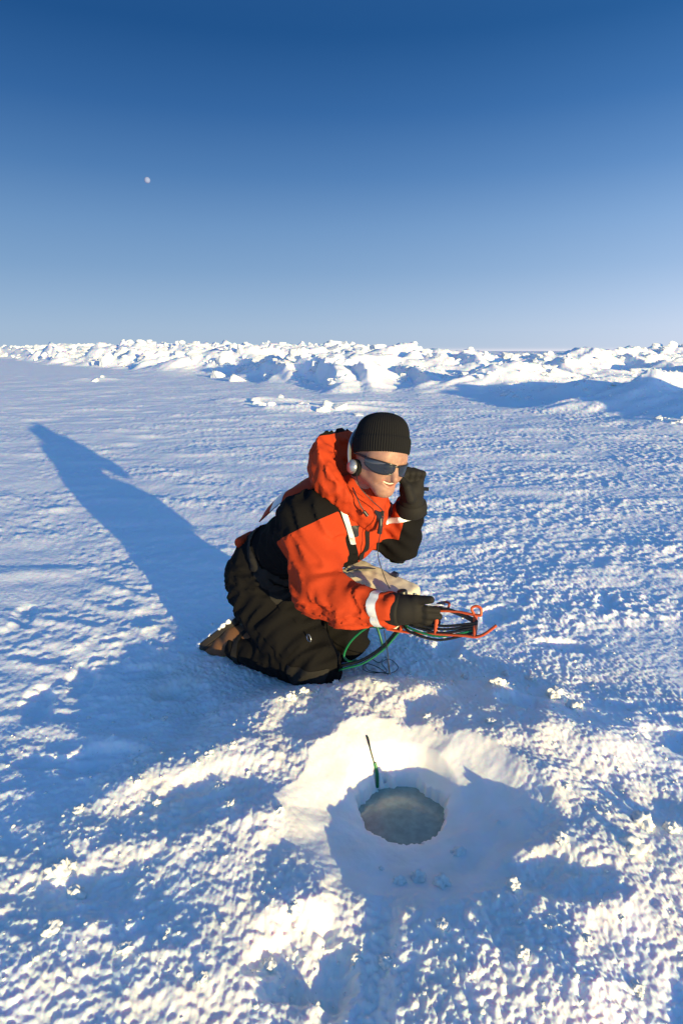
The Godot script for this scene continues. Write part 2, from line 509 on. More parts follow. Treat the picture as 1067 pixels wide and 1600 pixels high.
func build_water() -> void:
	var m := mat("slush_water", lin(.34, .42, .36), .16, .5)
	m.albedo_texture = noise_tex(91, 0.02, 5, 0.86, 1.0)
	m.uv1_triplanar = true
	m.uv1_world_triplanar = true
	m.uv1_scale = Vector3(3, 3, 3)
	var rip := noise_tex(92, 0.03, 4)
	rip.as_normal_map = true
	rip.bump_strength = 4.0
	m.normal_enabled = true
	m.normal_texture = rip
	m.normal_scale = 0.12
	var ring := []
	for q in [[.0, .0], [.05, .0], [.10, .0], [.16, .0]]: ring.append(Vector2(q[0], q[1]))
	ring.reverse()
	var o := part("water", lathe(ring, 48), m, self, Transform3D(Basis(), Vector3(HOLE.x, WATER_Y, HOLE.y)))
	o.set_meta("kind", "structure")
	o.set_meta("label", "grey-green slushy water in the round hole")

func build_moon() -> void:
	var b := ball(12)
	var c := Vector2((230.5 - 533.5) / FOCAL, -(281.5 - 800.0) / FOCAL)
	var d := Vector3(c.x, c.y * cos(PITCH) - sin(PITCH), -(cos(PITCH) + c.y * sin(PITCH)))
	var m := mat("moon_rock", lin(.30, .39, .70), 1.0, 0.0)
	m.albedo_texture = noise_tex(95, 0.01, 3, 0.6, 1.0, 128)
	m.uv1_triplanar = true
	m.uv1_scale = Vector3.ONE * .02
	var o := part("moon", fill_mesh(b[0], b[0], b[1]), m, self, Transform3D(Basis().scaled(Vector3.ONE * 25.0), EYE + d * 5000.0))
	tag(o, "small pale moon high in the clear blue sky", "moon")

# ------------------------------------------------------------------ bodies as distance fields
# a bone is 9 numbers: joint a, its radius, joint b, its radius, blend
func bone(a: Vector3, ra: float, b: Vector3, rb: float, k := 0.04) -> PackedFloat32Array:
	return PackedFloat32Array([a.x, a.y, a.z, ra, b.x, b.y, b.z, rb, k])

func bones(list: Array) -> PackedFloat32Array:
	var out := PackedFloat32Array()
	for b in list:
		out.append_array(b)
	return out

func bone_far(f: PackedFloat32Array, i: int, p: Vector3) -> float:
	var a := Vector3(f[i], f[i + 1], f[i + 2])
	var ba := Vector3(f[i + 4], f[i + 5], f[i + 6]) - a
	var pa := p - a
	var t := clampf(pa.dot(ba) / maxf(ba.length_squared(), 1e-9), 0.0, 1.0)
	return (pa - ba * t).length() - lerpf(f[i + 3], f[i + 7], t)

func far_of(f: PackedFloat32Array, p: Vector3) -> float:
	var d := 9.0
	for i in range(0, f.size(), 9):
		var a := Vector3(f[i], f[i + 1], f[i + 2])
		var ba := Vector3(f[i + 4], f[i + 5], f[i + 6]) - a
		var pa := p - a
		var t := clampf(pa.dot(ba) / (ba.length_squared() + 1e-9), 0.0, 1.0)
		var e := (pa - ba * t).length() - lerpf(f[i + 3], f[i + 7], t)
		var k := f[i + 8]
		var h := maxf(k - absf(d - e), 0.0)
		d = minf(d, e) - h * h / (4.0 * k)
	return d

func blend(a: float, b: float, k: float) -> float:
	var h := maxf(k - absf(a - b), 0.0)
	return minf(a, b) - h * h / (4.0 * k)

# surface nets of a field of bones; shape(p, d) may bend the distance. Returns [vertices, indices]
func net(f: PackedFloat32Array, cell: float, shape: Callable, pad := 0.03) -> Array:
	var lo := Vector3.ONE * 9.0
	var hi := -lo
	for i in range(0, f.size(), 9):
		for o in [0, 4]:
			var r := f[i + o + 3] + 0.03
			var c := Vector3(f[i + o], f[i + o + 1], f[i + o + 2])
			lo = lo.min(c - Vector3.ONE * r)
			hi = hi.max(c + Vector3.ONE * r)
	var bs := 6
	var nb := Vector3i(((hi - lo) / (cell * bs)).ceil()) + Vector3i.ONE
	var nx := nb.x * bs + 1
	var ny := nb.y * bs + 1
	var nz := nb.z * bs + 1
	var sy := nx
	var sz := nx * ny
	var half := cell * bs * 0.5
	var reach := half * 1.74 + cell * 2.0 + pad
	var slabs := []
	slabs.resize(nb.z)
	var fill := func(bz: int) -> void:
		var got := PackedFloat32Array()
		got.resize(sz * bs)
		got.fill(1.0)
		var busy := PackedInt32Array()
		for by in nb.y:
			for bx in nb.x:
				var c := lo + Vector3(bx, by, bz) * (cell * bs) + Vector3.ONE * half
				var dm := 9.0
				var ds := PackedFloat32Array()
				for i in range(0, f.size(), 9):
					var di := bone_far(f, i, c)
					ds.append(di)
					dm = minf(dm, di)
				if dm > reach + 0.02 or dm < -reach:
					if dm < 0.0:
						for z in bs:
							for y in bs:
								for x in bs:
									got[bx * bs + x + (by * bs + y) * sy + z * sz] = -1.0
					continue
				var near := PackedFloat32Array()
				for i in ds.size():
					if ds[i] < dm + half * 3.6 + f[i * 9 + 8]:
						near.append_array(f.slice(i * 9, i * 9 + 9))
				busy.append(bx); busy.append(by)
				for z in bs:
					for y in bs:
						for x in bs:
							var p := lo + Vector3(bx * bs + x, by * bs + y, bz * bs + z) * cell
							var d := far_of(near, p)
							if absf(d) < pad + cell * 2.0: d = shape.call(p, d)
							got[bx * bs + x + (by * bs + y) * sy + z * sz] = d
		slabs[bz] = [got, busy]
	WorkerThreadPool.wait_for_group_task_completion(WorkerThreadPool.add_group_task(fill, nb.z))
	var val := PackedFloat32Array()
	for s in slabs:
		val.append_array(s[0])
	var last := PackedFloat32Array()
	last.resize(sz)
	last.fill(1.0)
	val.append_array(last)
	var corner := PackedInt32Array([0, 1, sy, sy + 1, sz, sz + 1, sz + sy, sz + sy + 1])
	var off := PackedVector3Array([Vector3(0, 0, 0), Vector3(1, 0, 0), Vector3(0, 1, 0), Vector3(1, 1, 0), Vector3(0, 0, 1), Vector3(1, 0, 1), Vector3(0, 1, 1), Vector3(1, 1, 1)])
	var ea := PackedInt32Array([0, 2, 4, 6, 0, 1, 4, 5, 0, 1, 2, 3])
	var eb := PackedInt32Array([1, 3, 5, 7, 2, 3, 6, 7, 4, 5, 6, 7])
	var found := []
	found.resize(nb.z)
	var dots := func(bz: int) -> void:
		var busy: PackedInt32Array = slabs[bz][1]
		var ids := PackedInt32Array()
		var pos := PackedVector3Array()
		var g := PackedFloat32Array()
		g.resize(8)
		for b in range(0, busy.size(), 2):
			for z in bs:
				for y in bs:
					for x in bs:
						var gx := busy[b] * bs + x
						var gy := busy[b + 1] * bs + y
						var gz := bz * bs + z
						if gx >= nx - 1 or gy >= ny - 1: continue
						var i0 := gx + gy * sy + gz * sz
						if absf(val[i0]) > cell * 6.0 and absf(val[i0]) < 0.9: continue
						var mask := 0
						for c in 8:
							g[c] = val[i0 + corner[c]]
							if g[c] < 0.0: mask |= 1 << c
						if mask == 0 or mask == 255: continue
						var sum := Vector3.ZERO
						var n := 0
						for e in 12:
							var p := ea[e]
							var q := eb[e]
							if (g[p] < 0.0) != (g[q] < 0.0):
								sum += off[p].lerp(off[q], clampf(g[p] / (g[p] - g[q]), 0.05, 0.95))
								n += 1
						ids.append(i0)
						pos.append(lo + (Vector3(gx, gy, gz) + sum / n) * cell)
		found[bz] = [ids, pos]
	WorkerThreadPool.wait_for_group_task_completion(WorkerThreadPool.add_group_task(dots, nb.z))
	var at := {}
	var v := PackedVector3Array()
	var idx := PackedInt32Array()
	for s in found:
		for i in s[0].size():
			at[s[0][i]] = v.size() + i
		v.append_array(s[1])
	var s1s := PackedInt32Array([1, sy, sz])
	var us := PackedInt32Array([sy, sz, 1])
	var ws := PackedInt32Array([sz, 1, sy])
	for i0: int in at:
		var inside: bool = val[i0] < 0.0
		# the three edges that leave this corner
		for ax in 3:
			var s1 := s1s[ax]
			if (val[i0 + s1] < 0.0) == inside: continue
			var u := us[ax]
			var w := ws[ax]
			if not (at.has(i0 - u) and at.has(i0 - w) and at.has(i0 - u - w)): continue
			var a: int = at[i0]
			var bq: int = at[i0 - u]
			var c: int = at[i0 - u - w]
			var d: int = at[i0 - w]
			if inside:
				idx.append_array(PackedInt32Array([a, c, bq, a, d, c]))
			else:
				idx.append_array(PackedInt32Array([a, bq, c, a, c, d]))
	return [v, idx]

# cuts a surface along g = 0: [the side where g > 0, the other side], each [vertices, normals, indices]
func split(v: PackedVector3Array, n: PackedVector3Array, idx: PackedInt32Array, g: PackedFloat32Array) -> Array:
	var out := []
	for side in 2:
		var ov := PackedVector3Array()
		var on := PackedVector3Array()
		var oi := PackedInt32Array()
		var own := PackedInt32Array()
		own.resize(v.size())
		own.fill(-1)
		var cut := {}
		var sg := 1.0 if side == 0 else -1.0
		for t in range(0, idx.size(), 3):
			var a := idx[t]; var b := idx[t + 1]; var c := idx[t + 2]
			var ka := g[a] * sg >= 0.0; var kb := g[b] * sg >= 0.0; var kc := g[c] * sg >= 0.0
			if not (ka or kb or kc): continue
			for k in 3:
				var q := idx[t + k]
				if g[q] * sg >= 0.0 and own[q] < 0:
					own[q] = ov.size()
					ov.append(v[q]); on.append(n[q])
			if ka and kb and kc:
				oi.append(own[a]); oi.append(own[b]); oi.append(own[c])
				continue
			var ids := PackedInt32Array()
			for e in 3:
				var p := idx[t + e]
				var q := idx[t + (e + 1) % 3]
				var kp := g[p] * sg >= 0.0
				if kp: ids.append(own[p])
				if kp != (g[q] * sg >= 0.0):
					var key := Vector2i(mini(p, q), maxi(p, q))
					if not cut.has(key):
						cut[key] = ov.size()
						var s := g[key.x] / (g[key.x] - g[key.y])
						ov.append(v[key.x].lerp(v[key.y], s))
						on.append(n[key.x].lerp(n[key.y], s).normalized())
					ids.append(cut[key])
			for i in range(1, ids.size() - 1):
				oi.append(ids[0]); oi.append(ids[i]); oi.append(ids[i + 1])
		out.append([ov, on, oi])
	return out

func split_by(m: Array, rule: Callable) -> Array:
	var g := PackedFloat32Array()
	g.resize(m[0].size())
	for i in g.size():
		g[i] = rule.call(m[0][i])
	return split(m[0], m[1], m[2], g)

func full(raw: Array) -> Array:
	return [raw[0], soft_normals(raw[0], raw[1]), raw[1]]

func as_mesh(m: Array, out := 0.0) -> ArrayMesh:
	if out != 0.0:
		var v: PackedVector3Array = m[0].duplicate()
		for i in v.size():
			v[i] += m[1][i] * out
		return fill_mesh(v, m[1], m[2])
	return fill_mesh(m[0], m[1], m[2])

# a smooth line through points, then a tube round it
func curve(pts: Array, per := 8) -> PackedVector3Array:
	var out := PackedVector3Array()
	var n := pts.size()
	for i in n - 1:
		var p0: Vector3 = pts[maxi(i - 1, 0)]
		var p1: Vector3 = pts[i]
		var p2: Vector3 = pts[i + 1]
		var p3: Vector3 = pts[mini(i + 2, n - 1)]
		for k in per:
			out.append(p1.cubic_interpolate(p2, p0, p3, k / float(per)))
	out.append(pts[n - 1])
	return out

func tube(line: PackedVector3Array, r: float, sides := 8, r_end := -1.0, flat := 1.0) -> ArrayMesh:
	var v := PackedVector3Array()
	var nn := PackedVector3Array()
	var idx := PackedInt32Array()
	var n := line.size()
	var up := Vector3.UP if absf((line[1] - line[0]).normalized().y) < 0.9 else Vector3.RIGHT
	for i in n:
		var t := (line[mini(i + 1, n - 1)] - line[maxi(i - 1, 0)]).normalized()
		var side := t.cross(up).normalized()
		up = side.cross(t).normalized()
		var rr := r if r_end < 0.0 else lerpf(r, r_end, i / float(n - 1))
		for k in sides:
			var a := TAU * k / sides
			var d := side * cos(a) + up * sin(a) * flat
			v.append(line[i] + d * rr)
			nn.append((side * cos(a) * flat + up * sin(a)).normalized())
	for i in n - 1:
		for k in sides:
			var k2 := (k + 1) % sides
			var a := i * sides + k
			var b := i * sides + k2
			idx.append_array(PackedInt32Array([a, b, a + sides, b, b + sides, a + sides]))
	for end in 2:
		var c := v.size()
		var at := 0 if end == 0 else n - 1
		v.append(line[at])
		nn.append((line[0] - line[1]).normalized() if end == 0 else (line[n - 1] - line[n - 2]).normalized())
		for k in sides:
			var a := at * sides + k
			var b := at * sides + (k + 1) % sides
			idx.append_array(PackedInt32Array([c, b, a] if end == 0 else [c, a, b]))
	return fill_mesh(v, nn, idx)

# a thick sheet over a grid of points
func sheet(pts: Array, thick: float) -> ArrayMesh:
	var rows := pts.size()
	var cols: int = pts[0].size()
	var v := PackedVector3Array()
	var idx := PackedInt32Array()
	for r in pts:
		for p in r: v.append(p)
	for i in rows - 1:
		for j in cols - 1:
			var a := i * cols + j
			idx.append_array(PackedInt32Array([a, a + 1, a + cols, a + 1, a + cols + 1, a + cols]))
	var n := soft_normals(v, idx)
	var m := v.size()
	var nn := n.duplicate()
	for i in m:
		v.append(v[i] - n[i] * thick)
		nn.append(-n[i])
	var c := idx.size()
	for i in range(0, c, 3):
		idx.append_array(PackedInt32Array([idx[i] + m, idx[i + 2] + m, idx[i + 1] + m]))
	var rim := PackedInt32Array()
	for j in cols: rim.append(j)
	for i in range(1, rows): rim.append(i * cols + cols - 1)
	for j in range(cols - 2, -1, -1): rim.append((rows - 1) * cols + j)
	for i in range(rows - 2, -1, -1): rim.append(i * cols)
	for i in rim.size() - 1:
		idx.append_array(PackedInt32Array([rim[i], rim[i] + m, rim[i + 1], rim[i + 1], rim[i] + m, rim[i + 1] + m]))
	return fill_mesh(v, nn, idx)

func lathe(profile: Array, turns := 24, squash := Vector2.ONE, ribs := 0, rib := 0.0) -> ArrayMesh:
	# profile of (radius, height) from bottom to top, turned about y
	var v := PackedVector3Array()
	var idx := PackedInt32Array()
	for p in profile:
		for k in turns:
			var a := TAU * k / turns
			var r: float = p.x + (rib * cos(a * ribs) if ribs and p.x > 0.01 and p != profile[0] else 0.0)
			v.append(Vector3(cos(a) * r * squash.x, p.y, sin(a) * r * squash.y))
	for i in profile.size() - 1:
		for k in turns:
			var a := i * turns + k
			var b := i * turns + (k + 1) % turns
			idx.append_array(PackedInt32Array([a, a + turns, b, b, a + turns, b + turns]))
	return fill_mesh(v, soft_normals(v, idx), idx)

# ------------------------------------------------------------------ the kneeling person
# own axes: x where the chest faces, y up, z towards the right-hand side
const SPINE := Vector3(0.777, 0.63, 0.0)
const BELLY := Vector3(0.63, -0.777, 0.0)
var arm_right := PackedFloat32Array()
var arm_left := PackedFloat32Array()
var trunk := PackedFloat32Array()
var legs := PackedFloat32Array()

func V(x: float, y: float, z: float) -> Vector3:
	return Vector3(x, y, z)

func plan_person() -> void:
	noise(n_fold, 23, 9.5, FastNoiseLite.TYPE_SIMPLEX_SMOOTH, 1, 0.5)
	noise(n_cloth, 29, 26.0, FastNoiseLite.TYPE_SIMPLEX_SMOOTH, 2, 0.5)
	trunk = bones([
		bone(V(-.315, .388, -.07), .114, V(-.315, .388, .08), .114, .08),
		bone(V(-.29, .435, -.06), .112, V(-.10, .58, -.075), .122, .09),
		bone(V(-.29, .435, .07), .112, V(-.10, .58, .085), .122, .09),
		bone(V(-.05, .635, -.09), .100, V(-.04, .65, .11), .102, .08),
		bone(V(-.02, .62, 0), .115, V(.055, .72, 0), .095, .07),
		bone(V(.06, .655, 0), .07, V(.12, .71, 0), .06, .05),
		bone(V(.015, .57, -.04), .09, V(.02, .57, .05), .085, .06),
	])
	legs = bones([
		bone(V(-.315, .355, .10), .122, V(-.045, .112, .12), .096, .06),
		bone(V(-.29, .27, .11), .10, V(-.20, .17, .115), .09, .08),
		bone(V(-.045, .095, .12), .090, V(-.40, .068, .125), .070, .035),
		bone(V(-.315, .355, -.10), .122, V(-.06, .115, -.12), .095, .06),
		bone(V(-.06, .095, -.12), .09, V(-.42, .073, -.13), .072, .035),
		bone(V(-.025, .075, .12), .07, V(-.025, .07, .12), .07, .05),
	])
	arm_right = bones([
		bone(V(-.035, .65, .145), .095, V(.065, .475, .232), .086, .06),
		bone(V(.07, .455, .237), .078, V(.19, .447, .242), .068, .04),
		bone(V(.19, .447, .242), .067, V(.325, .454, .213), .056, .04),
	])
	arm_left = bones([
		bone(V(.0, .65, -.14), .09, V(.125, .52, -.212), .074, .06),
		bone(V(.125, .515, -.212), .072, V(.190, .668, -.165), .058, .03),
	])

func suit_shape(p: Vector3, d: float) -> float:
	# folds: long creases across the limbs, deeper where cloth bunches
	var low := smooth(0.46, 0.36, p.y)
	var q := Vector3(p.dot(SPINE) * 1.7, p.dot(BELLY) * 0.45 + p.z * 0.5, p.z * 0.35).lerp(Vector3((p.x * .8 - p.y * .6) * 1.8 + p.z * .3, (p.x * .6 + p.y * .8) * 0.5, p.z * 0.4 + 5.0), low)
	var f := n_fold.get_noise_3dv(q)
	var crease := 0.8 - absf(f) * 2.8
	var amp := lerpf(0.008, 0.0075, low)
	var shin := smooth(0.24, 0.14, p.y) * smooth(-0.06, -0.14, p.x)     # trouser legs wrinkle across the shin
	if shin > 0.0:
		crease = lerpf(crease, sin(p.x * 80.0 + 4.0 * f + p.y * 30.0) * 0.6, shin)
		amp = 0.006
	var fore := smooth(0.02, 0.12, p.x) * smooth(0.60, 0.52, p.y) * smooth(0.10, 0.16, p.z)
	if fore > 0.0:
		crease = lerpf(crease, sin(p.x * 46.0 - p.y * 60.0 + 7.0 * f) * 0.5 + f * 1.2, fore)
	d -= amp * crease + 0.0009 * n_cloth.get_noise_3dv(p)
	return maxf(d, -p.y - 0.004)                      # flattened where it kneels

func is_right_sleeve(p: Vector3) -> float:
	var own := minf(far_of(trunk, p), far_of(legs, p)) + 0.022 - far_of(arm_right, p)
	var yoke := maxf(.59 + .614 * (p.x + .12) - p.y, (.50 - p.y) * 2.0)
	return minf(minf(own, yoke), maxf(-chest_line(p) - .028, (.56 - p.y) * 2.0))

func is_left_sleeve(p: Vector3) -> float:
	return far_of(trunk, p) - far_of(arm_left, p)

func chest_line(p: Vector3) -> float:
	# the seam from the neck over the shoulder and down the front
	return minf(p.x + .407 * p.y - (p.z - .1) - .375, p.y - .47)

func head_frame() -> Transform3D:
	# turned towards the camera's side, chin tucked, tipped towards the raised hand
	var x := V(.877, -.181, .442).normalized()
	var z := x.cross(V(.270, .952, -.146)).normalized()
	return Transform3D(Basis(x, z.cross(x), z).rotated(x, deg_to_rad(3.0)).scaled(Vector3.ONE * .97), V(.155, .865, .006))

func head_shape(p: Vector3, d: float) -> float:
	# the open smile: a bent slot between the lips
	var m := absf(p.z) / 0.03
	var line := -0.047 + 0.009 * m * m
	var open := Vector2((p.y - line) / 0.0058, m).length()
	if p.x > 0.06 and open < 1.0: d = maxf(d, 0.0055 * (1.0 - open) * 2.2)
	# lips round it
	var lip := Vector2((p.y - line) / 0.014, m / 1.15).length()
	if p.x > 0.06: d -= 0.0016 * clampf(1.0 - absf(lip - 0.75) * 2.2, 0.0, 1.0)
	# fold from the nose to the corner of the mouth, eye hollows
	var fold := Vector2(absf(p.z) - 0.030 - (-p.y - 0.03) * 0.28, 0.0).x
	if p.y < -0.022 and p.y > -0.058 and p.x > 0.05: d += 0.0022 * exp(-fold * fold / 0.00002)
	return d

func plain_shape(_p: Vector3, d: float) -> float:
	return d

func glove_right() -> PackedFloat32Array:
	var l := [
		bone(V(.315, .456, .22), .047, V(.365, .463, .212), .042, .02),
		bone(V(.365, .474, .210), .029, V(.405, .476, .205), .024, .02), bone(V(.365, .448, .210), .03, V(.405, .450, .203), .023, .02),
		# thumb
		bone(V(.370, .487, .208), .019, V(.405, .502, .205), .0155, .012), bone(V(.405, .502, .205), .0155, V(.452, .513, .200), .012, .008),
	]
	for k in 4:
		var y := .482 - .0200 * k
		var r := [.0125, .013, .0125, .011][k] as float
		var l0 := [.034, .037, .034, .028][k] as float
		var a := V(.405, y, .204 - .002 * k)
		var b := a + V(l0, -.004, -.006)
		var c := b + V(l0 * .75, -.004, -.020)
		l.append(bone(a, r + .0005, b, r, .004))
		l.append(bone(b, r, c, r - .0012, .003))
	return bones(l)

func glove_left() -> PackedFloat32Array:
	# a loosely closed hand pressed to the far ear cup
	var w := V(.197, .668, -.163)
	var palm := V(.210, .745, -.128)
	var l := [
		bone(w, .044, V(.203, .70, -.148), .040, .02),
		bone(V(.203, .70, -.148), .038, palm, .036, .02),
		bone(palm + V(.018, .0, -.014), .022, palm + V(.020, .030, -.016), .017, .02),
		bone(palm + V(-.012, .0, .012), .022, palm + V(-.018, .030, .016), .017, .02),
		bone(palm + V(.012, -.02, .03), .018, palm + V(.004, .022, .042), .0145, .012),
		bone(palm + V(.004, .022, .042), .0145, palm + V(-.02, .048, .040), .0125, .008),
	]
	for k in 4:
		var s := k - 1.5
		var a := palm + V(-.0150 * s, .035 - .003 * absf(s), -.002 + .0140 * s)
		var r := [.0125, .013, .0125, .011][k] as float
		var b := a + V(.010, .030, .004)
		var c := b + V(-.030, .010, .012)
		var e := c + V(-.020, -.022, .008)
		l.append(bone(a, r, b, r, .004))
		l.append(bone(b, r, c, r, .003))
		l.append(bone(c, r, e, r - .0015, .003))
	return bones(l)

func boot_shape(p: Vector3, d: float) -> float:
	d -= 0.0022 * sin(p.x * 70.0 + p.y * 110.0 + 3.0 * n_fold.get_noise_3dv(p)) * smooth(0.05, 0.09, p.y)
	return maxf(d, .006 - p.y)

func slab(outline: PackedVector2Array, y0: float, y1: float, bevel := 0.002, shrink := 1.0) -> ArrayMesh:
	# an outline in x and z, extruded along y with bevelled rims
	var v := PackedVector3Array()
	var idx := PackedInt32Array()
	var mid := Vector2.ZERO
	for q in outline: mid += q / outline.size()
	var n := outline.size()
	var rings := [[y0, -bevel], [y0 + bevel, 0.0], [y1 - bevel, 0.0], [y1, -bevel]]
	for r in rings:
		for q in outline:
			var e := (q - mid) * shrink
			e += e.normalized() * r[1]
			v.append(V(mid.x + e.x, r[0], mid.y + e.y))
	for i in 3:
		for k in n:
			var a := i * n + k
			var b := i * n + (k + 1) % n
			idx.append_array(PackedInt32Array([a, b, a + n, b, b + n, a + n]))
	v.append(V(mid.x, y0, mid.y)); v.append(V(mid.x, y1, mid.y))
	for k in n:
		idx.append_array(PackedInt32Array([4 * n, (k + 1) % n, k, 4 * n + 1, 3 * n + k, 3 * n + (k + 1) % n]))
	var area := 0.0
	for k in n: area += outline[k].cross(outline[(k + 1) % n])
	if area > 0.0: idx.reverse()
	# flat shading: every triangle its own corners
	var fv := PackedVector3Array()
	var fi := PackedInt32Array()
	for i in idx.size():
		fv.append(v[idx[i]]); fi.append(i)
	return fill_mesh(fv, soft_normals(fv, fi), fi)

func hood_shape(p: Vector3, d: float) -> float:
	# a fallen hood standing behind the head: hollow, open towards the face
	var q := p - V(.135, .885, 0)
	var inner := Vector3(q.x / .150, q.y / .155, q.z / .125).length()
	d = maxf(d, (1.0 - inner) * 0.12)
	d = maxf(d, p.x - .085 - 0.75 * (0.80 - p.y))          # cut slanting from the crown down to the chest
	var f := n_fold.get_noise_3dv(Vector3(p.x * 1.4, p.y * .8, p.z * 1.2) * 1.7)
	return d - 0.006 * (1.0 - absf(f) * 2.4) - 0.0015 * n_cloth.get_noise_3dv(p)

func build_person(root: Node3D) -> void:
	var t0 := Time.get_ticks_msec()
	plan_person()
	var orange := mat("orange_shell_cloth", lin(.38, .040, .010), .75, .25)
	var black := mat("black_shell_cloth", lin(.0085, .0080, .0080), .85, .16)
	var weave := noise_tex(71, 0.02, 4)
	weave.as_normal_map = true
	weave.bump_strength = 6.0
	for m: StandardMaterial3D in [orange, black]:
		m.normal_enabled = true
		m.normal_texture = weave
		m.normal_scale = 0.25
		m.uv1_triplanar = true
		m.uv1_scale = Vector3(9, 9, 9)
	var silver := mat("reflective_tape", lin(.62, .63, .64), .38, .6)
	silver.metallic = 0.35
	var knit := mat("black_knit", lin(.010, .010, .011), .9, .25)
	var glove := mat("black_glove_cloth", lin(.013, .012, .011), .75, .3)
	var skin := mat("skin", lin(.43, .235, .17), .5, .4)
	skin.subsurf_scatter_enabled = true
	skin.subsurf_scatter_strength = 0.15
	skin.albedo_texture = noise_tex(73, 0.02, 4, 0.78, 1.0, 256)
	skin.uv1_triplanar = true
	skin.uv1_scale = Vector3(7, 7, 7)
	var lips := mat("lips", lin(.40, .165, .12), .42, .5)
	var teeth := mat("teeth", lin(.60, .54, .44), .3, .5)
	var gloss := mat("sunglass_frame", lin(.010, .010, .012), .25, .5)
	var lens := mat("sunglass_lens", lin(.012, .014, .02), .06, .8)
	var metal := mat("silver_plastic", lin(.36, .37, .39), .3, .6)
	metal.metallic = 0.7
	var foam := mat("black_foam", lin(.012, .012, .012), .95, .2)
	var hair := mat("blond_hair", lin(.52, .40, .22), .6, .4)
	var leather := mat("brown_leather", lin(.15, .072, .034), .65, .3)
	var rubber := mat("dark_rubber", lin(.030, .024, .018), .7, .4)
	var plastic := mat("black_plastic", lin(.012, .012, .012), .4, .5)
	var rime := mat("caked_snow", lin(.86, .88, .90), .8, .3)

	# everything that is netted runs side by side
	var suit_bones := PackedFloat32Array()
	for f in [trunk, legs, arm_right, arm_left]: suit_bones.append_array(f)
	var head_bones := bones([
		bone(V(-.022, 0.042, 0), .082, V(.022, 0.042, 0), .074, .03),
		bone(V(.030, .0, -.016), .055, V(.030, .0, .016), .055, .03),
		bone(V(.053, -0.0098, -.031), .029, V(.053, -0.0098, .031), .029, .03),
		bone(V(.0, -0.0246, -.046), .028, V(.0, -0.0246, .046), .028, .03),
		bone(V(.0, -0.0369, .042), .026, V(.066, -0.0738, .012), .021, .03), bone(V(.0, -0.0369, -.042), .026, V(.066, -0.0738, -.012), .021, .03),
		bone(V(.052, -0.0451, 0), .040, V(.060, -0.0574, 0), .033, .03),
		bone(V(.074, -0.0771, -.008), .018, V(.074, -0.0771, .008), .018, .02),
		bone(V(.088, 0.02, 0), .009, V(.111, -0.0221, 0), .013, .015),
		bone(V(.095, -0.0271, -.012), .0085, V(.095, -0.0271, .012), .0085, .008),
		bone(V(.070, 0.036, -.032), .016, V(.070, 0.036, .032), .016, .02),
		bone(V(.066, -0.0246, .028), .018, V(.066, -0.0246, .028), .018, .02), bone(V(.066, -0.0246, -.028), .018, V(.066, -0.0246, -.028), .018, .02),
		bone(V(-.03, -0.041, 0), .054, V(-.07, -0.18, 0), .058, .03),
	])
	var hood_bones := bones([
		bone(V(.045, .885, -.05), .100, V(.045, .885, .05), .100, .05), bone(V(.02, .80, -.055), .090, V(.02, .80, .055), .088, .06),
		bone(V(.06, .755, -.045), .076, V(.06, .76, .042), .072, .05), bone(V(.095, .72, -.03), .068, V(.10, .722, .025), .064, .05),
		bone(V(-.035, .858, -.02), .055, V(-.035, .858, .04), .055, .05), bone(V(.10, .70, .0), .065, V(.125, .675, .0), .055, .05),
	])
	var boot_bones := bones([
		bone(V(.035, .048, 0), .044, V(.13, .046, 0), .041, .03), bone(V(.13, .046, 0), .042, V(.215, .040, 0), .037, .03),
		bone(V(.045, .06, 0), .048, V(-.03, .125, 0), .056, .03)])
	var jobs := [
		[suit_bones, 0.009, suit_shape, .014], [head_bones, 0.0038, head_shape, .012], [hood_bones, 0.0075, hood_shape, .12],
		[glove_right(), 0.0038, plain_shape, .001], [glove_left(), 0.0038, plain_shape, .001], [boot_bones, 0.0055, boot_shape, .004]]
	var nets := []
	for j in jobs:
		nets.append(full(net(j[0], j[1], j[2], j[3])))

	# suit: black trousers and back, orange sleeve and chest, silver bands
	var suit: Array = nets[0]
	var right := split_by(suit, is_right_sleeve)
	var band := split_by(right[0], func(p: Vector3) -> float: return 0.0125 - absf(p.x - .302 + .25 * (p.y - .455)) if p.x > .2 else -1.0)
	var rest := split_by(right[1], is_left_sleeve)
	var inward := func(p: Vector3) -> float: return (p.x - .125 - .42 * (p.y - .515)) * -.80 + (p.z + .212 - .31 * (p.y - .515)) * .60
	var left := split_by(rest[0], func(p: Vector3) -> float: return minf(minf(inward.call(p) - .024, p.y - .555), p.x - .09))
	var front := split_by(rest[1], func(p: Vector3) -> float: return chest_line(p))
	var tape := split_by(front[1], func(p: Vector3) -> float: return minf(minf(chest_line(p) + .027, p.y - .585), p.z))
	var s := part("suit", as_mesh(tape[1]), black, root)
	s.set_meta("label", "black seat, back and trouser legs of the suit")
	part("sleeve", as_mesh(band[1]), orange, s).set_meta("label", "orange sleeve reaching down to the cable winder")
	part("reflective_band", as_mesh(band[0], .0015), silver, s)
	part("reflective_band", as_mesh(tape[0], .0015), silver, s)
	part("chest_panel", as_mesh(front[0]), orange, s)
	part("sleeve", as_mesh(left[1]), black, s).set_meta("label", "black sleeve of the raised arm")
	part("sleeve_patch", as_mesh(left[0]), orange, s)
	var cuff_band := split_by(rest[0], func(p: Vector3) -> float: return minf(.010 - absf(p.y - .640 - .25 * (p.x - .19)), inward.call(p) + .01))
	part("reflective_band", as_mesh(cuff_band[0], .002), silver, s)
	var hood := split_by(nets[2], func(p: Vector3) -> float: return minf(p.y - .945, .07 - p.x))
	var h := part("hood", as_mesh(hood[1]), orange, root)
	part("hood_patch", as_mesh(hood[0]), black, h)

	# head
	var hf := head_frame()
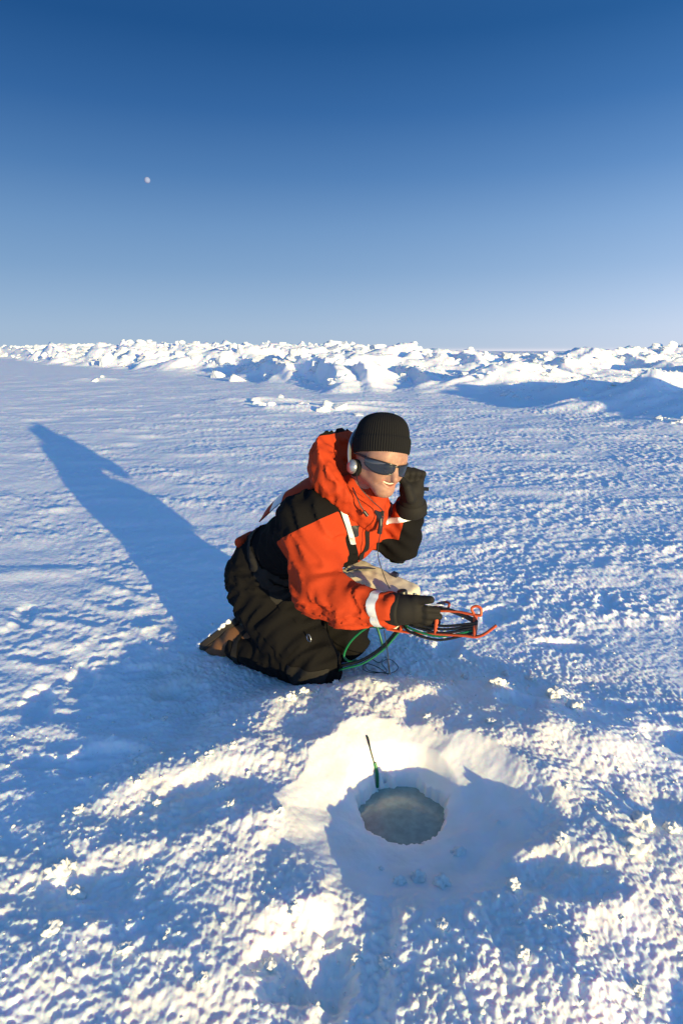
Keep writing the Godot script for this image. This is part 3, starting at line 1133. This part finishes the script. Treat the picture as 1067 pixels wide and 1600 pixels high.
	var lipped := split_by(nets[1], func(p: Vector3) -> float: return 1.0 - Vector2((p.y + .047 - .009 * (p.z / .03) * (p.z / .03)) / .0125, p.z / .034).length() if p.x > .05 else -1.0)
	var hd := part("head", as_mesh(lipped[1]), skin, root, hf)
	part("lips", as_mesh(lipped[0]), lips, hd)
	var row := []
	for j in 2:
		var line := []
		for i in 17:
			var z := lerpf(-.026, .026, i / 16.0)
			var m := z / .03
			line.append(V(.0875 - 8.0 * z * z, -.0442 + .009 * m * m - .0048 * j, z))
		row.append(line)
	part("teeth", sheet(row, .003), teeth, hd)
	# beanie with a turned-up brim
	var prof := []
	for p in [[.0905, -.012], [.0985, -.010], [.101, .0], [.1025, .015], [.1025, .032], [.1010, .040], [.0980, .045], [.0965, .050], [.0955, .060], [.0920, .075], [.0865, .090], [.0780, .102], [.066, .113], [.050, .121], [.030, .127], [.012, .1295], [.002, .130]]:
		prof.append(Vector2(p[0], p[1]))
	var fine := []
	for i in prof.size() - 1:
		for k in 4: fine.append(prof[i].cubic_interpolate(prof[i + 1], prof[maxi(i - 1, 0)], prof[mini(i + 2, prof.size() - 1)], k / 4.0))
	fine.append(prof[-1])
	var cap := Transform3D(Basis(Vector3(0, 0, 1), deg_to_rad(21.0)), V(-.006, .037, 0))
	part("beanie", lathe(fine, 420, Vector2(1.05, .90), 70, .0013), knit, root, hf * cap)
	# hair at the temple and brow
	for k in 26:
		var near_side := k < 16
		var a := lerpf(.35, 1.25, k / 16.0) if near_side else lerpf(-.55, -.95, (k - 16) / 10.0)
		var c := V(cos(a) * .091, .046 - .014 * absf(a), sin(a) * .078)
		part("hair", tube(curve([c + V(0, .018, 0), c + V(.002, .0, .001), c + V(-.004, -.010 - .004 * rng.randf(), .0)], 3), .0024, 5, .0008), hair, hd)
	# wrap-round sunglasses
	var g := Node3D.new()
	g.name = "sunglasses"
	root.add_child(g)
	g.transform = hf
	for sgn in [-1.0, 1.0]:
		var grid := []
		var rim := []
		for j in 9:
			var line := []
			for i in 15:
				var u := i / 14.0
				var w := j / 8.0 * 2.0 - 1.0
				var a := lerpf(.08, 1.22, u)
				var top := .016 + .004 * sin(u * PI) - .003 * u
				var low := -.0225 * pow(sin(clampf(u * .88 + .10, 0.0, 1.0) * PI), .55)
				var y := lerpf(low, top, (w + 1.0) * .5)
				var rad := .106 + .002 * (1.0 - w * w)
				line.append(V(cos(a) * rad, y + .006, sgn * sin(a) * rad * .86))
			grid.append(line if sgn > 0.0 else line)
		if sgn < 0.0: grid.reverse()
		part("lens", sheet(grid, .0018), lens, g)
		for i in 15: rim.append(grid[8 if sgn > 0.0 else 0][i])
		part("rim", tube(PackedVector3Array(rim), .0028, 6), gloss, g)
		rim = []
		for i in 15: rim.append(grid[0 if sgn > 0.0 else 8][i])
		part("rim", tube(PackedVector3Array(rim), .0018, 6), gloss, g)
		part("temple", tube(curve([V(cos(1.22) * .104, .018, sgn * .084), V(.01, .016, sgn * .086), V(-.03, .010, sgn * .086)], 5), .0042, 6, .003, 1.0), gloss, g)
	part("bridge", tube(curve([V(.103, .018, -.010), V(.106, .019, 0), V(.103, .018, .010)], 4), .0035, 6), gloss, g)
	# headphones
	var hp := Node3D.new()
	hp.name = "headphones"
	root.add_child(hp)
	hp.transform = hf
	for sgn in [-1.0, 1.0]:
		var face := Basis(Vector3(1, 0, 0), sgn * PI / 2) 
		part("ear_pad", lathe([Vector2(.0, -.012), Vector2(.022, -.012), Vector2(.029, -.006), Vector2(.030, .002), Vector2(.026, .008), Vector2(.0, .009)], 24), foam, hp, Transform3D(face, V(-.006, -.034, sgn * .083)))
		part("ear_shell", lathe([Vector2(.024, .0), Vector2(.0245, .006), Vector2(.020, .014), Vector2(.012, .018), Vector2(.0, .0195)], 24), metal, hp, Transform3D(face, V(-.009, -.032, sgn * .091)))
	var arc := []
	for i in 25:
		var a := lerpf(-PI / 2, PI / 2, i / 24.0)
		arc.append(V(-.016 - .100 * cos(a), -.022 + .110 * cos(a), sin(a) * .103))
	part("headband", tube(curve(arc, 2), .0075, 8, -1.0, .35), metal, hp)

	# gloves
	var gr := part("glove", as_mesh(nets[3]), glove, root)
	gr.set_meta("label", "black glove gripping the winder")
	var gl := part("glove", as_mesh(nets[4]), glove, root)
	gl.set_meta("label", "black glove raised to the ear")
	part("cuff", lathe([Vector2(.050, -.028), Vector2(.056, -.022), Vector2(.058, .0), Vector2(.054, .018), Vector2(.045, .024), Vector2(.03, .025)], 28), glove, gl, Transform3D(Basis(Quaternion(Vector3.UP, V(.008, .08, .02).normalized())), V(.196, .678, -.160)))
	part("cuff", lathe([Vector2(.044, -.025), Vector2(.050, -.02), Vector2(.050, .012), Vector2(.046, .02), Vector2(.03, .021)], 28), glove, gr, Transform3D(Basis(Quaternion(Vector3.UP, V(1, .05, -.1).normalized())), V(.345, .460, .214)))
	part("buckle", tube(PackedVector3Array([V(.236, .752, -.150), V(.262, .752, -.160)]), .007, 6), plastic, gl)

	# boots: toes dug in, soles facing back and up
	var outline := PackedVector2Array()
	for i in 40:
		var t := TAU * i / 40.0
		var x := .128 - .142 * cos(t)
		outline.append(Vector2(x, (.036 + .011 * smooth(.08, .2, x)) * signf(sin(t)) * pow(absf(sin(t)), .62) if absf(sin(t)) > 1e-4 else 0.0))
	var lumps := []
	var r2 := RandomNumberGenerator.new()
	r2.seed = 77
	for i in 90:
		var x := r2.randf_range(.0, .25)
		var c := V(x, -.014, r2.randf_range(-.034, .034))
		lumps.append(bone(c, r2.randf_range(.006, .013), c + V(r2.randf_range(-.01, .01), 0, .004), r2.randf_range(.004, .009), .008))
	var caked := full(net(bones(lumps), .0045, plain_shape, .001))
	for side in [1.0, -1.0]:
		var b := Node3D.new()
		b.name = "boot"
		root.add_child(b, true)
		b.transform = Transform3D(Basis(V(-.757, -.653, 0), V(.653, -.757, 0), V(0, 0, 1)), V(-.428 if side > 0 else -.470, .168, .128 * side))
		part("upper", as_mesh(nets[5]), leather, b)
		part("sole", slab(outline, -.014, .012, .004), rubber, b)
		part("welt", slab(outline, .012, .020, .003, .93), rubber, b)
		part("caked_snow", as_mesh(caked), rime, b)

	# straps, pocket, tabs and flaps of the suit
	var extra := func(called: String, rule: Callable, m: Material, lift: float) -> void:
		part(called, as_mesh(split_by(tape[1], rule)[0], lift), m, s)
	extra.call("pocket", func(p: Vector3) -> float: return minf(minf(.075 - absf((p.x + .115) * .80 + (p.y - .245) * -.60), .062 - absf((p.x + .115) * .60 + (p.y - .245) * .80)), p.z - .06), black, .007)
	extra.call("pocket_flap", func(p: Vector3) -> float: return minf(minf(.080 - absf((p.x + .115) * .80 + (p.y - .245) * -.60), .016 - absf((p.x + .115) * .60 + (p.y - .245) * .80 - .058)), p.z - .06), black, .011)
	extra.call("waist_strap", func(p: Vector3) -> float: return minf(.017 - absf((p.x + .20) * .777 + (p.y - .47) * .63 + .04 * sin(p.z * 9.0)), p.z + .2) if p.y > .33 else -1.0, glove, .005)
	extra.call("side_strap", func(p: Vector3) -> float: return minf(.013 - absf((p.x + .20) * .60 + (p.y - .45) * .80), minf(.12 - absf(p.x + .22), p.z)), glove, .006)
	extra.call("ankle_strap", func(p: Vector3) -> float: return .014 - absf(p.x + .375) if p.y < .2 and p.z > 0.0 else -1.0, glove, .004)
	extra.call("knee_patch", func(p: Vector3) -> float: return minf(minf(.07 - absf(p.x + .02), .055 - absf(p.y - .075)), p.z - .02), glove, .003)
	var chest_bits := split_by(front[0], func(p: Vector3) -> float: return minf(.017 - absf(p.z - .018), .70 - p.y))
	part("zip_placket", as_mesh(chest_bits[0], .003), glove, s)
	var badge := split_by(front[0], func(p: Vector3) -> float: return minf(.013 - absf(p.z - .078 + .2 * (p.y - .63)), .019 - absf(p.y - .632)))
	part("badge", as_mesh(badge[0], .003), plastic, s)
	var ring := []
	for i in 17:
		var t := TAU * i / 16.0
		ring.append(V(-.02 + .014 * cos(t), .238 + .013 * sin(t), .176 + .006 * cos(t)))
	part("d_ring", tube(PackedVector3Array(ring), .0022, 6), metal, s)
	part("back_tab", as_mesh(full(net(bones([bone(V(-.405, .500, .035), .030, V(-.392, .508, .115), .022, .02)]), .006, plain_shape, .001))), orange, s)
	# the loose cape on the back: orange, silver band, orange
	var cape := func(u0: float, u1: float, up: float) -> ArrayMesh:
		var grid := []
		for i in 9:
			var u := lerpf(u0, u1, i / 8.0)
			var line := []
			for j in 13:
				var w := j / 12.0 * 2.0 - 1.0
				var wide := lerpf(.115, .150, u)
				var c := V(-.035, .792, 0).lerp(V(-.285, .640, 0), u) + V(-.59, .80, 0) * (.022 * sin(u * PI) + .020 + up - .045 * w * w + .004 * sin(w * 7.0 + u * 5.0))
				c.z = -.01 + w * wide
				line.append(c)
			grid.append(line)
		return sheet(grid, .004)
	part("cape", cape.call(0.0, .56, 0.0), orange, s)
	part("reflective_band", cape.call(.56, .78, .001), silver, s)
	part("cape_hem", cape.call(.78, 1.0, 0.0), orange, s)
	# hood cord and toggles, buckle at the throat
	part("hood_cord", tube(curve([V(.115, .79, .105), V(.135, .765, .112), V(.150, .735, .110), V(.160, .712, .100)], 6), .0022, 6), plastic, h)
	part("toggle", tube(PackedVector3Array([V(.158, .716, .103), V(.168, .700, .096)]), .006, 8), plastic, h)
	part("collar_buckle", slab(PackedVector2Array([Vector2(-.018, -.012), Vector2(.018, -.012), Vector2(.018, .012), Vector2(-.018, .012)]), -.006, .006, .002), plastic, s, Transform3D(Basis(Vector3(0, 0, 1), deg_to_rad(-60.0)), V(.172, .690, .035)))
	part("hanging_toggle", tube(curve([V(.185, .680, .04), V(.188, .655, .045), V(.186, .630, .048)], 3), .007, 8, .009), plastic, s)
	# headphone lead
	part("lead", tube(curve([V(.132, .845, .108), V(.155, .805, .128), V(.190, .758, .108), V(.212, .712, .07), V(.210, .655, .08), V(.203, .575, .085), V(.219, .495, .07), V(.221, .432, .03)], 8), .0016, 6), plastic, root)

# ------------------------------------------------------------------ what the person works with
func build_gear(xf: Transform3D) -> void:
	var orange := mat("orange_plastic", lin(.56, .085, .018), .38, .5)
	var cable := mat("black_cable", lin(.010, .010, .010), .45, .5)
	var green := mat("green_cable", lin(.010, .16, .055), .42, .5)
	var blue := mat("navy_plastic", lin(.012, .018, .05), .4, .5)
	var cream := mat("cream_canvas", lin(.62, .54, .40), .8, .3)
	var dark: Material = mats["black_plastic"]
	# winder: two long rails joined by posts, a turned-up end, two guards
	var w := thing("cable_winder", "orange plastic cable winder frame held in the gloved hand", "cable winder")
	w.transform = xf * Transform3D(Basis(), V(.49, .43, .19))
	var o := V(.49, .43, .19)
	var near := curve([V(.315, .384, .212), V(.393, .394, .21), V(.481, .414, .21), V(.560, .433, .21), V(.598, .440, .21), V(.625, .457, .21), V(.655, .491, .21)], 6)
	var upper := curve([V(.36, .434, .175), V(.418, .456, .172), V(.51, .480, .17), V(.576, .486, .17), V(.597, .490, .17)], 6)
	for line: PackedVector3Array in [near, upper]:
		for i in line.size(): line[i] -= o
		part("rail", tube(line, .0052, 10, -1.0, .8), orange, w)
	for q in [[V(.355, .436, .176), V(.362, .388, .212)], [V(.462, .468, .171), V(.477, .413, .21)], [V(.580, .486, .17), V(.597, .440, .21)]]:
		part("post", tube(PackedVector3Array([q[0] - o, q[1] - o]), .0062, 10, -1.0, .8), orange, w)
	for q in [[V(.442, .462, .165), V(.449, .474, .13), V(.481, .484, .13), V(.492, .474, .168)], [V(.578, .486, .17), V(.567, .503, .168), V(.580, .513, .166), V(.594, .508, .166), V(.597, .490, .17)]]:
		var line := curve(q, 5)
		for i in line.size(): line[i] -= o
		part("guard", tube(line, .0040, 8), orange, w)
	# the hydrophone cable: turns on the winder, a loop to the knee, and the end in the hole
	var c := thing("hydrophone_cable", "black cable with green flecks wound on the orange winder and looping to the knee", "cable")
	c.transform = w.transform
	var turns := []
	for k in 5:
		var s := k * .007
		turns.append([V(.362, .425 - s * .6, .186 + s * .5), V(.40, .428 - s, .190 + s), V(.488, .436 - s * 1.2, .193 + s), V(.565, .462 - s, .190 + s * .6), V(.590, .474 - s, .188), V(.575, .476 - s * .3, .176), V(.49, .482 - s * .2, .168), V(.42, .462 - s * .3, .166)])
	for k in 5:
		var line := curve(turns[k], 6)
		for i in line.size(): line[i] -= o
		part("turn", tube(line, .0042 if k != 3 else .0034, 8), green if k == 3 else cable, c)
	var loops := [
		[[V(.37, .415, .19), V(.31, .345, .13), V(.25, .262, .12), V(.17, .185, .12), V(.075, .128, .115), V(.03, .07, .06)], .0058, cable],
		[[V(.372, .408, .185), V(.315, .338, .137), V(.255, .254, .128), V(.175, .177, .128), V(.082, .120, .122), V(.035, .065, .07)], .0036, green],
		[[V(.30, .36, .11), V(.242, .322, .105), V(.179, .304, .10), V(.113, .236, .10), V(.080, .169, .10), V(.100, .150, .102), V(.150, .168, .105)], .0040, green],
		[[V(.223, .330, .12), V(.236, .305, .122), V(.246, .275, .122), V(.250, .250, .12)], .0040, green]]
	for q in loops:
		var line := curve(q[0], 8)
		for i in line.size(): line[i] -= o
		part("loop", tube(line, q[1], 8), q[2], c)
	var tie := []
	for i in 13:
		var t := TAU * i / 12.0
		tie.append(V(.455 + .030 * cos(t), .486 + .010 * sin(t) + .01 * cos(t), .180 + .018 * sin(t)) - o)
	part("tie", tube(PackedVector3Array(tie), .0018, 6), mats["reflective_tape"], c)
	part("tie_clip", tube(PackedVector3Array([V(.468, .498, .178) - o, V(.486, .500, .172) - o]), .0042, 6), blue, c)
	# thin lead hanging down to a loose coil on the snow
	var lead := thing("thin_lead", "thin black lead lying in a loose tangled coil on the snow", "wire", Vector3(.15, 0, -2.0))
	var pts := []
	for q in [V(.264, .334, .14), V(.272, .29, .138), V(.274, .25, .13), V(.268, .15, .10)]:
		pts.append(xf * q)
	for q in [[603, 1026], [592, 1035], [578, 1031], [566, 1046], [577, 1064], [594, 1069], [604, 1055], [596, 1037], [609, 1031], [622, 1042], [611, 1058], [596, 1062], [575, 1054], [572, 1040], [590, 1045], [606, 1064]]:
		var g := ground_at(q[0], q[1], .02)
		g.y = maxf(height(g.x, g.z), height(g.x + .01, g.z)) + .006 + .012 * fmod(q[0] * .37, 1.0)
		pts.append(g)
	for i in pts.size(): pts[i] -= lead.position
	part("coil", tube(curve(pts, 7), .0017, 6), cable, lead)
	# the part of the cable that comes out of the snow and goes down the hole
	var down := thing("hole_cable", "short green and black cable dropping into the round water hole", "cable", Vector3(.1, 0, -1.5))
	var dp := []
	for q in [[568, 1138], [574, 1152], [578, 1170], [584, 1192], [588, 1210], [589.5, 1228]]:
		# walk down the line of sight until it meets the snow
		var y := .16
		while y > WATER_Y - .01:
			var t := ground_at(q[0], q[1], y)
			if height(t.x, t.z) > y - .004: break
			y -= .003
		dp.append(ground_at(q[0], q[1], y))
	dp[0].y -= .02
	for i in dp.size():
		dp[i] -= down.position
	part("lead", tube(curve(dp, 6), .0032, 8), cable, down)
	part("sheath", tube(curve([dp[3] + V(.002, .002, .001), dp[4] + V(.002, .002, .001), dp[5] + V(0, -.004, 0)], 5), .0052, 8), green, down)
	# cream bag on the lap with a recorder at its end
	var bag := thing("equipment_bag", "cream canvas equipment bag resting on the far thigh", "bag")
	bag.transform = xf * Transform3D(Basis(Vector3(0, 0, 1), deg_to_rad(-11.0)), V(.105, .338, -.085))
	var box := func(p: Vector3, _d: float) -> float:
		var q := p.abs() - V(.125, .062, .055)
		return q.max(Vector3.ZERO).length() + minf(maxf(q.x, maxf(q.y, q.z)), 0.0) - .016 - .003 * n_fold.get_noise_3dv(p * 3.0)
	part("bag_body", as_mesh(full(net(bones([bone(V(-.1, 0, 0), .13, V(.1, 0, 0), .13)]), .008, box, .13))), cream, bag)
	part("strap", tube(curve([V(-.14, .05, .06), V(-.10, .082, .05), V(-.06, .081, -.02), V(-.05, .06, -.076)], 6), .010, 8, -1.0, .25), dark, bag)
	part("clip", slab(PackedVector2Array([Vector2(-.012, -.010), Vector2(.012, -.010), Vector2(.012, .010), Vector2(-.012, .010)]), 0, .018, .003), blue, bag, Transform3D(Basis(), V(.03, .074, -.05)))
	var rec := thing("recorder", "small dark blue recorder behind the gloved hand", "recorder")
	rec.transform = xf * Transform3D(Basis(Vector3(0, 0, 1), deg_to_rad(8.0)), V(.292, .392, .015))
	var body := PackedVector2Array()
	for i in 20:
		var t := TAU * i / 20.0
		body.append(Vector2(.048 * signf(cos(t)) * pow(absf(cos(t)), .4), .026 * signf(sin(t)) * pow(absf(sin(t)), .4)))
	part("case", slab(body, -.045, .022, .004), blue, rec)
	part("knob", lathe([Vector2(.018, .0), Vector2(.018, .018), Vector2(.014, .022), Vector2(0, .023)], 20), dark, rec, Transform3D(Basis(), V(-.026, .022, 0)))
	part("plug", tube(PackedVector3Array([V(.02, .022, 0), V(.022, .036, .0)]), .007, 8), mats["silver_plastic"], rec)
# ------------------------------------------------------------------ sky, sun, camera
func sky_panorama() -> ImageTexture:
	# clear polar air: colour by elevation (degrees, linear red, green, blue), brighter towards the low sun as air scatters it
	var stops := [
		[-90.0, .40, .46, .55], [-1.0, .42, .49, .58], [0.0, .385, .50, .65], [2.0, .355, .49, .665], [4.0, .295, .445, .65], [7.0, .21, .365, .595], [10.5, .150, .300, .545],
		[14.5, .078, .205, .450], [19.0, .034, .130, .350], [24.0, .014, .082, .255], [30.0, .016, .080, .245], [50.0, .024, .095, .27], [90.0, .028, .098, .27]]
	var wide := 256
	var im := Image.create(wide, 512, false, Image.FORMAT_RGBF)
	var to_sun := -SUN_WAY.normalized()
	for y in 512:
		var e := 90.0 - (y + 0.5) / 512.0 * 180.0
		var c := Color()
		for i in stops.size() - 1:
			if e >= stops[i][0] and e <= stops[i + 1][0]:
				var t: float = (e - stops[i][0]) / (stops[i + 1][0] - stops[i][0])
				c = Color(lerpf(stops[i][1], stops[i + 1][1], t), lerpf(stops[i][2], stops[i + 1][2], t), lerpf(stops[i][3], stops[i + 1][3], t))
		for x in wide:
			var az := (x + 0.5) / wide * TAU
			var d := Vector3(sin(az) * cos(deg_to_rad(e)), sin(deg_to_rad(e)), -cos(az) * cos(deg_to_rad(e)))
			var g := d.dot(to_sun)
			var more := pow(maxf(g * 0.5 + 0.5, 0.0), 1.6) * 3.2
			im.set_pixel(x, y, Color(c.r * (1.0 + more * 1.45), c.g * (1.0 + more * 0.92), c.b * (1.0 + more * 0.68)) * (1.0 / 1.65))
	return ImageTexture.create_from_image(im)

func _ready() -> void:
	rng.seed = 4711
	var cam := Camera3D.new()
	cam.name = "camera"
	add_child(cam)
	cam.position = EYE
	cam.fov = rad_to_deg(2.0 * atan(800.0 / FOCAL))
	cam.rotation = Vector3(-PITCH, 0, 0)
	cam.near = 0.05
	cam.far = 9000.0
	cam.current = true
	var env := Environment.new()
	env.tonemap_mode = Environment.TONE_MAPPER_LINEAR
	env.tonemap_exposure = 1.65
	env.background_mode = Environment.BG_SKY
	var sky := Sky.new()
	var sm := PanoramaSkyMaterial.new()
	sm.panorama = sky_panorama()
	sky.sky_material = sm
	env.sky = sky
	env.sdfgi_enabled = true
	env.ssao_enabled = true
	env.ssil_enabled = true
	var we := WorldEnvironment.new()
	we.name = "environment"
	we.environment = env
	add_child(we)
	var sun := DirectionalLight3D.new()
	sun.name = "sun"
	add_child(sun)
	sun.look_at_from_position(Vector3.ZERO, SUN_WAY)
	sun.light_color = Color(1.0, 0.90, 0.64)
	sun.light_energy = 1.6
	sun.light_angular_distance = 0.5
	sun.shadow_enabled = true

	var t0 := Time.get_ticks_msec()
	var snow := mat("snow", lin(0.92, 0.925, 0.93), 0.75, 0.35)
	snow.subsurf_scatter_enabled = true
	snow.subsurf_scatter_strength = 0.5
	var grain := noise_tex(51, 0.016, 6, 0.0, 1.0, 1024)
	grain.as_normal_map = true
	grain.bump_strength = 9.0
	snow.normal_enabled = true
	snow.normal_texture = grain
	snow.normal_scale = 0.32
	snow.uv1_triplanar = true
	snow.uv1_world_triplanar = true
	snow.uv1_scale = Vector3(1.7, 1.7, 1.7)
	plan_ground()
	var crust: StandardMaterial3D = snow.duplicate()
	crust.resource_name = "snow_crust"
	crust.albedo_color = Color.WHITE
	crust.vertex_color_use_as_albedo = true
	var slush: StandardMaterial3D = snow.duplicate()
	slush.resource_name = "slush_snow"
	slush.albedo_color = lin(.80, .78, .72)
	slush.subsurf_scatter_enabled = false
	mats["slush_snow"] = slush
	build_ground(crust)
	print("ground ms ", Time.get_ticks_msec() - t0)
	build_water()
	build_moon()
	var ice := mat("ridge_ice", lin(.68, .71, .74), .8, .3)
	build_ridge(ice)
	build_loose_snow(mats["slush_snow"])
	print("snow ms ", Time.get_ticks_msec() - t0)
	var person := thing("person", "smiling person kneeling in orange and black suit, beanie, sunglasses and headphones", "person", Vector3(-0.0008, 0, -1.9836))
	person.rotation.y = deg_to_rad(-34.0)
	build_person(person)
	build_gear(person.transform)
	print("person ms ", Time.get_ticks_msec() - t0)
